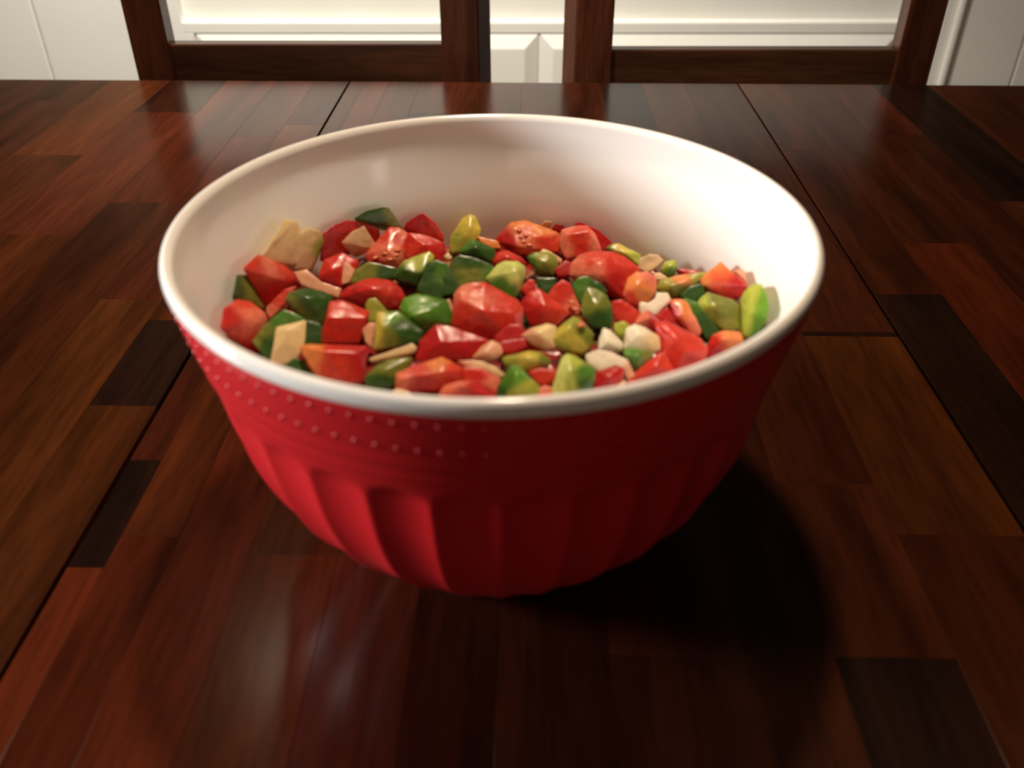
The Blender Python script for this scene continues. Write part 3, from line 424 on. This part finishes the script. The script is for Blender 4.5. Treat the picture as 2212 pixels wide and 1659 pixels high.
('t','red tomato wedge below the shiny small pepper at right front',([0.0661,-0.0468,0.1193],[[-54,1,-7],[4,27,21],[63,70,61],[93,39,42],[117,-15,5],[-38,-48,-41],[-112,-53,-55],[-73,-21,-26]],[[33,-11,34]],[[-30,78,-109],[18,100,-86],[66,135,-54],[91,109,-69],[110,65,-100],[-17,38,-137],[-78,34,-149],[-46,60,-125]],[([32,7,22],'tr'),([64,11,30],'tf'),([-45,-31,-17],'tf')],0,[]),[]),
('o','white triangular onion piece right of centre',([0.0517,-0.0263,0.1215],[[-51,-32,-30],[-46,17,8],[-28,55,40],[3,46,36],[62,-11,-2],[57,-36,-23],[3,-39,-30]],[[-14,-26,17]],[[-37,11,-72],[-33,51,-40],[-19,82,-14],[7,75,-17],[56,28,-49],[52,7,-66],[7,5,-72]],[([-12,-8,5],'ow')],0,[]),[]),
('p','light green pepper bit between two white onion pieces',([0.0587,-0.0134,0.1198],[[-36,-4,-8],[-34,29,19],[10,32,27],[41,13,15],[16,-22,-16],[3,-47,-38]],[],[[-17,77,-107],[-16,105,-85],[20,107,-79],[46,91,-89],[25,63,-114],[14,42,-132]],[([-12,-2,10],'pl'),([2,-42,-20],'po')],0,[]),[]),
('o','largest white onion square, right of the white triangle',([0.0657,-0.0247,0.1212],[[-78,-7,-16],[-60,54,34],[-24,63,47],[26,45,39],[86,7,17],[87,-46,-24],[59,-50,-31],[-17,-36,-31],[-79,-30,-34]],[[-11,-6,32]],[[-58,31,-60],[-43,81,-19],[-13,89,-9],[28,74,-15],[77,42,-33],[77,-1,-67],[55,-4,-72],[-8,7,-72],[-59,12,-75]],[([-30,20,25],'ow'),([53,-31,-5],'on'),([-54,-27,-16],'ow')],0,[]),[]),
('p','small shiny green pepper below the largest white onion square',([0.0627,-0.0397,0.1211],[[-64,37,20],[-30,44,29],[68,25,28],[70,-4,6],[11,-53,-39],[-15,-41,-33],[-40,-7,-11]],[[-10,-23,31]],[[-39,109,-86],[-11,114,-79],[69,99,-80],[71,75,-98],[22,35,-135],[1,45,-130],[-19,73,-111]],[([-13,0,11],'pm'),([40,-1,17],'po'),([-37,21,24],'pg')],0,[]),[]),
('o','curved pinkish white onion piece at right front',([0.0509,-0.0433,0.1208],[[-111,43,21],[-54,58,38],[6,44,34],[72,10,15],[103,-49,-27],[68,-66,-43],[52,-20,-10],[19,-8,-4],[-53,-25,-25],[-101,13,0]],[],[[-107,73,-19],[-50,88,-1],[10,74,-6],[76,40,-25],[107,-19,-66],[72,-36,-82],[56,10,-50],[23,22,-44],[-49,5,-64],[-97,43,-40]],[([-54,19,21],'ow'),([18,8,20],'ow'),([79,-45,-14],'op')],1,[]),[]),
('t','deep red tomato cube under the curved pinkish white onion',([0.0489,-0.0529,0.1196],[[-64,7,-1],[-45,31,19],[41,44,37],[70,36,33],[65,-2,5],[14,-61,-44],[-81,-55,-48]],[[-1,-18,24]],[[-42,83,-105],[-26,102,-89],[44,113,-74],[68,106,-77],[63,76,-100],[22,27,-140],[-56,32,-144]],[([1,0,12],'tk')],0,[]),[]),
('o','thin pink onion sliver at the front right rim',([0.0538,-0.0578,0.1199],[[-41,-16,-16],[12,21,17],[26,14,13],[3,-19,-14]],[],[[-31,5,-37],[12,35,-10],[24,29,-14],[5,2,-35]],[([-8,-11,3],'op')],0,[]),[]),
('p','pale lime and dark pepper block at the front rim',([0.0335,-0.0532,0.121],[[-98,-64,-54],[-67,19,10],[-43,72,51],[-20,87,63],[17,75,57],[45,39,32],[97,24,24],[99,-10,-2],[78,-72,-49],[-14,-86,-65],[-94,-83,-68]],[[-13,-13,39],[-6,-108,-18]],[[-74,25,-148],[-48,93,-96],[-29,136,-63],[-10,149,-52],[20,139,-57],[43,110,-78],[86,97,-84],[88,69,-106],[71,19,-144],[-5,7,-158],[-71,9,-160]],[([-42,32,34],'pp'),([-54,-36,-18],'pp'),([18,42,45],'pl'),([49,7,21],'pm'),([40,-40,-15],'ps'),([-12,-44,-21],'pf')],0,[]),[]),
('p','green pepper block at the front rim, left of the pale lime one',([0.0108,-0.0584,0.1205],[[-95,-50,-37],[-88,-7,-5],[-59,40,29],[-33,75,55],[0,68,50],[44,24,18],[92,-4,-3],[88,-26,-19],[65,-57,-41],[-15,-63,-46]],[[-7,18,50],[-14,-70,-2]],[[-77,36,-135],[-71,71,-109],[-47,110,-81],[-26,138,-60],[1,133,-64],[37,97,-90],[76,73,-107],[73,56,-120],[54,30,-139],[-11,26,-143]],[([-42,0,12],'pm'),([-66,-30,-10],'ps'),([7,14,23],'pg'),([42,-16,1],'pf'),([-14,-54,-27],'pf')],0,[]),[]),
('p','yellow pepper strip at front centre',([0.0143,-0.0397,0.1202],[[-109,13,9],[-51,29,21],[10,38,29],[71,31,25],[109,1,3],[101,-18,-12],[40,-24,-17],[-21,-39,-30],[-51,-19,-16],[-101,-12,-11]],[[9,-18,24]],[[-87,90,-96],[-40,103,-86],[10,110,-79],[60,104,-83],[91,80,-101],[85,64,-113],[35,60,-118],[-16,47,-128],[-40,63,-116],[-81,69,-112]],[([17,3,15],'py'),([-74,-6,7],'pf'),([86,-1,13],'po'),([-13,-31,-11],'py')],0,[]),[]),
('o','tan and pink onion wedge right of the big glossy tomato',([0.022,-0.0211,0.1209],[[-103,6,1],[-59,31,23],[21,49,40],[68,38,33],[48,-1,1],[59,-47,-35],[19,-49,-39],[-52,-28,-24]],[[-20,-14,27]],[[-83,48,-54],[-47,69,-36],[19,84,-22],[58,75,-28],[41,43,-54],[50,5,-84],[17,3,-86],[-41,20,-74]],[([-4,13,23],'oy'),([-64,-4,7],'op'),([-34,-30,-12],'op')],0,[]),[]),
('p','kite shaped yellow green pepper piece right of centre',([0.0359,-0.022,0.1213],[[-98,-14,-17],[-78,31,20],[3,81,64],[34,66,55],[95,4,9],[70,-54,-38],[30,-65,-50],[-56,-48,-42]],[[-28,-2,47]],[[-74,69,-116],[-57,106,-85],[9,147,-49],[35,135,-57],[85,84,-94],[64,36,-133],[31,27,-143],[-39,41,-136]],[([-30,-6,6],'py'),([18,-40,-18],'py'),([38,9,23],'po'),([67,-17,4],'po'),([1,52,54],'pf'),([-57,-52,-32],'pf')],0,[[33,16,53]]),[]),
('p','upright olive pepper leaf below the large arched tomato wedge',([0.0485,0.0056,0.1206],[[-77,2,-5],[-68,43,29],[-42,86,68],[4,73,61],[49,46,42],[73,3,9],[79,-49,-33],[65,-88,-67],[-17,-80,-68],[-66,-36,-36]],[[-5,-27,16]],[[-54,85,-104],[-47,118,-76],[-25,154,-44],[13,142,-50],[50,120,-65],[69,85,-92],[74,43,-127],[63,10,-155],[-5,17,-155],[-45,53,-129]],[([-14,35,41],'po'),([-30,10,18],'po'),([15,-58,-34],'ps')],0,[]),[]),
('p','dark pepper piece behind the upright olive pepper leaf',([0.0455,0.0321,0.1168],[[-70,15,7],[-38,45,36],[2,50,43],[76,13,18],[110,-24,-12],[0,-4,-3],[-28,-66,-59],[-53,-29,-29]],[],[[-49,97,-93],[-23,121,-69],[10,125,-63],[70,95,-84],[98,65,-108],[8,81,-101],[-15,30,-147],[-35,61,-122]],[([-29,2,13],'pm'),([62,-10,10],'ps')],0,[]),[]),
('t','red tomato cube just right of the big glossy tomato',([0.0218,0.0038,0.1206],[[-99,27,20],[-61,68,54],[-6,84,69],[36,52,44],[143,-19,-11],[80,-65,-51],[30,-64,-52],[-45,-69,-59],[-78,-14,-14]],[[20,-23,33]],[[-78,105,-84],[-47,139,-55],[-2,152,-43],[32,125,-64],[120,68,-109],[68,30,-142],[28,31,-143],[-34,26,-148],[-61,71,-112]],[([-34,15,25],'tr'),([57,-13,4],'tf'),([-43,-49,-29],'tk'),([-82,10,19],'tk')],0,[]),[]),
('t','tall red tomato piece left of the upright olive pepper leaf',([0.0343,0.0169,0.1192],[[-92,15,7],[-61,49,37],[-17,78,65],[25,59,51],[54,-5,-1],[78,-51,-39],[52,-74,-60],[14,-66,-55],[-53,-4,-7]],[],[[-69,96,-93],[-44,124,-69],[-8,148,-46],[27,132,-57],[50,80,-100],[70,42,-131],[48,23,-148],[17,30,-144],[-38,80,-105]],[([-18,12,22],'tr'),([42,-43,-21],'td'),([-43,6,16],'tf')],0,[[28,-45,3],[44,-72,-19]]),[]),
('t','big glossy tomato chunk with bright glints at the centre',([-0.0043,-0.0015,0.1224],[[-154,-19,-11],[-134,45,41],[-151,62,56],[-123,97,84],[-82,111,94],[-3,116,96],[64,84,67],[155,48,35],[184,15,7],[179,-63,-57],[163,-129,-112],[89,-104,-89],[48,-112,-94],[-74,-94,-76],[-161,-56,-42]],[[-114,6,60],[-11,-61,41],[136,-40,15]],[[-129,67,-110],[-113,120,-66],[-127,134,-55],[-104,162,-32],[-70,174,-23],[-5,178,-21],[49,151,-45],[124,122,-71],[148,95,-95],[144,31,-147],[131,-23,-192],[70,-3,-173],[37,-9,-177],[-64,5,-162],[-135,37,-134]],[([-89,64,68],'td'),([-14,78,78],'tf'),([85,16,24],'tf'),([-91,-17,2],'tf'),([-1,-34,-15],'tr'),([104,-86,-61],'tr'),([-109,-74,-45],'tr'),([-33,23,33],'td')],0,[]),[]),
('t','dark red tomato chunk beneath the big glossy tomato',([-0.0202,-0.0271,0.1192],[[-148,-52,-30],[-128,21,25],[-59,84,70],[12,78,60],[99,49,31],[202,30,10],[116,-39,-38],[46,-49,-41],[-32,-53,-39],[-109,-69,-47]],[[-30,-9,33]],[[-129,38,-127],[-112,97,-82],[-55,149,-45],[3,144,-53],[75,120,-77],[159,105,-94],[89,48,-134],[31,40,-136],[-33,37,-134],[-96,23,-141]],[([-35,-3,12],'tk'),([77,-14,-3],'tk')],0,[]),[]),
('t','small deep red tomato bit left of the tan and pink onion wedge',([0.0091,-0.0253,0.1188],[[-66,16,12],[21,22,18],[53,29,23],[60,-4,-3],[-11,-33,-26],[-58,-30,-24]],[],[[-54,93,-92],[17,99,-88],[43,104,-84],[50,77,-105],[-8,53,-124],[-47,56,-122]],[([-10,-13,3],'tk')],0,[]),[]),
('o','tan pink onion wedge above the front tomatoes',([-0.0016,-0.0339,0.1209],[[-80,-26,-18],[-38,20,16],[8,47,36],[47,31,23],[59,-4,-5],[24,-31,-24],[-22,-38,-29]],[[-20,-29,16]],[[-66,16,-62],[-32,53,-34],[6,75,-18],[38,62,-28],[47,33,-51],[19,12,-67],[-19,6,-71]],[([-21,-8,7],'op'),([31,-1,11],'op')],0,[]),[]),
('o','thin tan onion strip lying over the front tomatoes',([-0.0041,-0.0466,0.1213],[[-113,23,20],[-60,27,22],[-3,22,17],[53,4,1],[98,-24,-21],[76,-37,-30],[8,-10,-8],[-59,-5,-2]],[],[[-114,47,-11],[-61,51,-10],[-4,46,-15],[52,28,-31],[97,0,-53],[75,-13,-62],[7,14,-40],[-60,19,-34]],[([-3,0,12],'on'),([-85,7,20],'op')],1,[]),[]),
('t','long red tomato block at the front, left of centre',([-0.0264,-0.0511,0.1205],[[-147,-3,10],[-85,26,26],[-12,49,38],[44,69,47],[66,54,35],[86,30,15],[168,28,7],[131,-12,-20],[51,-48,-40],[-44,-66,-45],[-110,-73,-45],[-148,-53,-27]],[[-128,-49,11],[57,-20,30]],[[-129,75,-96],[-79,99,-82],[-18,118,-73],[27,134,-65],[46,122,-76],[62,102,-92],[129,101,-98],[99,68,-120],[33,38,-137],[-45,23,-141],[-99,18,-141],[-130,34,-126]],[([-44,6,21],'tf'),([25,34,36],'to'),([-21,-38,-14],'tr'),([-113,-28,1],'td'),([-42,-60,-28],'tk'),([97,-1,4],'tf')],0,[]),[]),
('t','front tomato cube with a salmon face at the near rim',([-0.0119,-0.0645,0.1209],[[-104,-8,0],[-80,21,19],[-15,42,31],[57,44,29],[87,14,6],[152,-26,-27],[-6,-44,-32],[-92,-44,-27]],[[-8,-9,43]],[[-90,70,-105],[-70,94,-89],[-18,111,-80],[42,113,-81],[66,88,-100],[120,55,-127],[-10,40,-131],[-81,40,-128]],[([-47,1,15],'td'),([-33,-34,-11],'tf'),([63,-16,-2],'tk')],0,[]),[]),
('t','red tomato piece under the thin tan onion strip',([-0.0043,-0.0538,0.1194],[[-94,44,36],[-19,49,37],[18,37,27],[78,10,5],[74,-31,-25],[56,-78,-59],[-3,-33,-24],[-26,-2,-1],[-85,3,5]],[],[[-80,114,-75],[-19,117,-74],[12,108,-82],[61,85,-100],[58,52,-125],[43,13,-153],[-6,51,-124],[-24,76,-105],[-73,80,-100]],[([-17,14,23],'tr'),([39,-15,0],'td'),([18,-45,-22],'tk')],0,[]),[]),
('t','flat topped tomato chunk with orange corner, front left',([-0.0686,-0.0413,0.1204],[[-157,37,57],[-117,52,61],[143,80,34],[139,33,0],[129,-58,-67],[60,-73,-66],[-74,-64,-35],[-123,-7,17]],[[-38,-2,56],[97,19,34]],[[-147,108,-56],[-115,120,-53],[99,143,-75],[95,105,-103],[87,30,-158],[30,18,-157],[-79,25,-131],[-120,72,-88]],[([-97,18,44],'to'),([19,-19,-5],'tf'),([-3,36,40],'tr'),([110,8,-2],'tk')],0,[]),[]),
('p','dark green pepper bit at the front left rim',([-0.0839,-0.0411,0.1177],[[-75,-7,11],[-34,29,29],[11,29,20],[43,2,-8],[68,-30,-37],[-14,-23,-14]],[],[[-83,71,-93],[-50,100,-79],[-13,101,-87],[13,78,-109],[34,52,-133],[-34,58,-114]],[([4,-4,9],'ps')],0,[]),[]),
('p','olive pepper chunk under the onion stick, front left',([-0.0444,-0.0487,0.1197],[[-102,-23,-4],[-57,23,24],[-6,50,38],[82,67,40],[105,66,36],[84,32,13],[37,9,2],[36,-42,-36],[-8,-62,-45],[-74,-67,-41],[-97,-54,-28]],[[-20,-23,23]],[[-97,59,-107],[-60,96,-84],[-18,118,-73],[54,133,-71],[73,132,-74],[56,104,-93],[17,84,-102],[16,43,-133],[-19,27,-140],[-74,22,-137],[-92,33,-126]],[([-10,14,24],'po'),([52,38,34],'po'),([-21,-48,-20],'ps')],0,[]),[]),
('o','straight tan onion stick on the olive pepper, front left',([-0.0434,-0.0348,0.121],[[-111,-30,-10],[-52,-6,2],[16,19,13],[76,44,25],[100,30,11],[93,13,-1],[32,-5,-8],[-51,-22,-11],[-103,-43,-20]],[],[[-95,-1,-40],[-46,19,-30],[9,40,-21],[58,60,-11],[78,49,-23],[72,35,-33],[23,20,-38],[-46,6,-40],[-88,-11,-48]],[([2,-4,9],'on')],0,[]),[]),
('p','yellow edged dark pepper piece right of the square tomato cube',([-0.0453,-0.0147,0.1206],[[-96,-88,-58],[-89,-2,10],[-89,62,61],[-45,69,61],[11,74,58],[32,49,36],[45,10,3],[134,5,-13],[111,-44,-49],[33,-57,-50],[-46,-80,-59]],[[-58,-26,25]],[[-92,9,-149],[-86,80,-93],[-85,132,-51],[-50,138,-51],[-4,142,-53],[13,121,-72],[25,89,-99],[97,85,-112],[79,45,-141],[14,34,-142],[-50,15,-149]],[([-70,29,45],'py'),([-74,-41,-11],'py'),([-21,33,42],'pg'),([-29,-37,-13],'po'),([18,-1,9],'ps'),([76,-28,-19],'ps')],0,[]),[]),
('t','smooth domed tomato piece behind the square tomato cube',([-0.0593,0.0213,0.1185],[[-183,-32,1],[-144,14,34],[-69,54,56],[7,70,58],[76,66,45],[129,40,15],[152,7,-17],[115,-35,-47],[65,-55,-56],[21,-38,-35],[-46,-49,-34],[-123,-43,-18]],[[1,-22,47]],[[-165,57,-98],[-132,95,-71],[-71,128,-53],[-9,140,-51],[48,138,-62],[91,116,-87],[110,89,-112],[79,54,-137],[38,39,-144],[3,52,-128],[-53,43,-127],[-116,48,-113]],[([-14,24,36],'tr'),([48,-9,-2],'tf'),([90,-38,-33],'tk'),([-112,-36,-1],'tk')],0,[]),[]),
('p','small light olive pepper bit right of the square tomato cube',([-0.0568,0.0038,0.1205],[[-49,11,16],[-34,40,38],[-1,47,39],[42,17,8],[59,2,-7],[10,-10,-10],[0,-49,-40],[-28,-58,-44]],[],[[-45,41,-25],[-33,64,-7],[-6,70,-6],[29,46,-32],[43,33,-44],[3,23,-46],[-6,-8,-71],[-29,-16,-74]],[([-2,9,21],'pf')],0,[]),[]),
('o','dull pink onion bit beside the square tomato cube',([-0.057,-0.0153,0.1188],[[-34,12,15],[-8,42,34],[24,45,32],[23,-9,-10],[14,-56,-47],[-19,-33,-24]],[],[[-35,47,-35],[-13,71,-19],[13,74,-20],[12,30,-55],[4,-9,-85],[-23,10,-66]],[([0,-1,12],'op')],0,[]),[]),
('o','tiny pink onion sliver left of the big glossy tomato',([-0.0212,0.0075,0.1195],[[-26,27,24],[-5,35,29],[17,-5,-6],[22,-33,-29],[-8,-24,-19]],[],[[-23,48,-11],[-6,54,-7],[12,21,-35],[16,-1,-54],[-8,6,-46]],[([1,-5,9],'op')],0,[]),[]),
('t','red tomato bit right of the upright olive pepper leaf',([0.0622,0.0043,0.1186],[[-68,52,34],[-14,54,42],[18,27,24],[67,-2,7],[65,-43,-27],[31,-53,-40],[-42,-33,-33],[-58,-1,-8]],[],[[-44,124,-72],[1,126,-65],[27,104,-80],[67,81,-94],[65,47,-122],[38,39,-133],[-22,55,-127],[-35,81,-107]],[([-27,13,21],'tr'),([22,-30,-9],'tf')],0,[]),[]),
('o','tan onion bit at the near rim below the long tomato block',([-0.0379,-0.0623,0.1189],[[-47,-4,2],[-20,20,16],[31,11,5],[61,-5,-11],[-25,-21,-13]],[],[[-43,26,-39],[-21,45,-27],[21,38,-37],[45,25,-49],[-25,12,-51]],[([-6,-7,8],'on')],0,[]),[]),
('t','shaded tomato bit in the gap between two front pepper blocks',([0.0213,-0.047,0.1172],[[-64,17,11],[-11,29,21],[65,24,20],[49,-20,-14],[3,-38,-29],[-42,-12,-10]],[],[[-49,92,-95],[-6,102,-87],[56,97,-88],[43,61,-115],[6,46,-128],[-31,68,-113]],[([-4,-9,6],'tf')],0,[]),[]),
('o','tiny tan onion bit left of the dark pepper square',([-0.0262,0.0694,0.1151],[[-28,-1,2],[0,20,18],[24,-2,-3],[5,-17,-16]],[],[[-25,26,-28],[-3,43,-15],[17,25,-32],[2,12,-43]],[([1,-9,6],'on')],0,[]),[]),
('p','shadowed dark pepper bit above the red cube right of centre',([0.0256,0.0334,0.117],[[-60,38,30],[55,31,29],[37,-11,-8],[1,-46,-39],[-34,-13,-12]],[],[[-45,116,-73],[49,110,-75],[34,76,-105],[5,47,-131],[-24,74,-108]],[([1,-5,9],'ps')],0,[]),[]),
('t','small red tomato bit right of the pale lime pepper',([0.0168,0.0319,0.1175],[[-44,-12,-11],[-4,31,26],[31,27,24],[31,-9,-7],[-13,-37,-32]],[],[[-34,75,-107],[-2,110,-77],[27,107,-79],[27,77,-104],[-9,55,-125]],[([-4,-7,7],'tr')],0,[]),[]),
('t','dark red tomato bit left of the large arched wedge',([0.0357,0.0557,0.1149],[[-55,-2,-5],[6,40,35],[48,23,23],[33,-28,-23],[-32,-33,-31]],[],[[-39,84,-102],[11,118,-68],[45,105,-78],[33,63,-116],[-21,59,-122]],[([-4,-7,7],'tk')],0,[]),[]),
('t','dark tomato bit beneath the tan and pink onion wedge',([0.0098,-0.0187,0.1178],[[-102,12,9],[-30,59,47],[30,59,47],[46,19,15],[117,-41,-32],[-2,-54,-43],[-58,-54,-43]],[],[[-84,91,-94],[-25,129,-64],[25,129,-64],[38,96,-90],[97,47,-128],[-2,36,-137],[-47,36,-137]],[([-2,-23,-5],'tk')],0,[]),[]),
('t','salmon tomato bit between the two pepper blocks at the rim',([0.0213,-0.061,0.1186],[[-37,11,7],[7,26,19],[40,19,15],[28,-27,-19],[-38,-29,-22]],[],[[-27,86,-99],[9,98,-89],[36,92,-93],[26,54,-121],[-27,53,-123]],[([-1,-13,3],'td')],0,[]),[]),
]

KN = dict(t=('tomato_chunk', 'tomato', 'tomato chunks in the salsa', 't'), p=('green_pepper_piece', 'pepper', 'green pepper pieces in the salsa', 'p'), o=('onion_piece', 'onion', 'onion pieces in the salsa', 'o'))
def chunk_bm(fr, pk, bk, sd, ext):
    K = 1e-4
    bm = bmesh.new()
    F = [bm.verts.new([c * K for c in q]) for q in fr]; B = [bm.verts.new([c * K for c in q]) for q in bk]
    if ext:
        bm.faces.new(F); bm.faces.new(B[::-1])
        for a in range(len(F)):
            b = (a + 1) % len(F); bm.faces.new([F[b], F[a], B[a], B[b]])
        bmesh.ops.triangulate(bm, faces=bm.faces[:])
    else:
        for q in pk: bm.verts.new([c * K for c in q])
        r = bmesh.ops.convex_hull(bm, input=bm.verts[:])
        junk = list({g for g in r['geom_interior'] + r['geom_unused'] if isinstance(g, bmesh.types.BMVert)})
        bmesh.ops.delete(bm, geom=junk, context='VERTS')
    bmesh.ops.recalc_face_normals(bm, faces=bm.faces)
    bmesh.ops.dissolve_limit(bm, angle_limit=math.radians(9), verts=bm.verts[:], edges=bm.edges[:])
    bmesh.ops.bevel(bm, geom=bm.edges[:], offset=.0007, segments=2, profile=.6, affect='EDGES', clamp_overlap=True)
    bmesh.ops.triangulate(bm, faces=bm.faces[:])
    for _ in range(3):
        lo = [e for e in bm.edges if e.calc_length() > .0022]
        if not lo: break
        bmesh.ops.subdivide_edges(bm, edges=lo, cuts=1)
        bmesh.ops.triangulate(bm, faces=[f for f in bm.faces if len(f.verts) > 3])
    ly = bm.verts.layers.float_color.new('tone')
    sv = [(Vector([c * K for c in q]), TONE[t]) for q, t in sd]
    off = random.random() * 50
    bm.normal_update()
    for v in bm.verts:
        acc = [0, 0, 0]; ws = 0
        for q, t in sv:
            wgt = 1 / ((v.co - q).length + .0006) ** 5
            ws += wgt
            for k in range(3): acc[k] += wgt * t[k]
        v[ly] = (acc[0] / ws, acc[1] / ws, acc[2] / ws, 1)
    for v in bm.verts:
        v.co += v.normal * .0003 * noise.noise(v.co * 260 + Vector((off, 0, 0)))
    return bm
for kind, lab, main, subs in PIECES:
    nm, cat, grp, mk = KN[kind]
    org, fr, pk, bk, sd, ext, sp = main
    o = link(nm, chunk_bm(fr, pk, bk, sd, ext), M[mk], None, (org[0], org[1], org[2] + TZ), smooth=True)
    tag(o, lab, cat, grp)
    for (og, f2, p2, b2, s2, e2, _) in subs:
        link('onion_layer', chunk_bm(f2, p2, b2, s2, e2), M[mk], o, (og[0] - org[0], og[1] - org[1], og[2] - org[2]), smooth=True)
    if sp:
        for q in sp:
            bm = bmesh.new(); bmesh.ops.create_icosphere(bm, subdivisions=2, radius=.0015)
            a = random.random() * 3
            bmesh.ops.scale(bm, vec=(1.4, 1, .5), verts=bm.verts); bmesh.ops.rotate(bm, cent=(0, 0, 0), matrix=Matrix.Rotation(a, 3, 'Z'), verts=bm.verts)
            ly = bm.verts.layers.float_color.new('tone')
            bm.verts.ensure_lookup_table()
            for v in bm.verts: v[ly] = (.74, .21, .10, 1)
            link('seed', bm, M['t'], o, [c * 1e-4 for c in q], smooth=True)
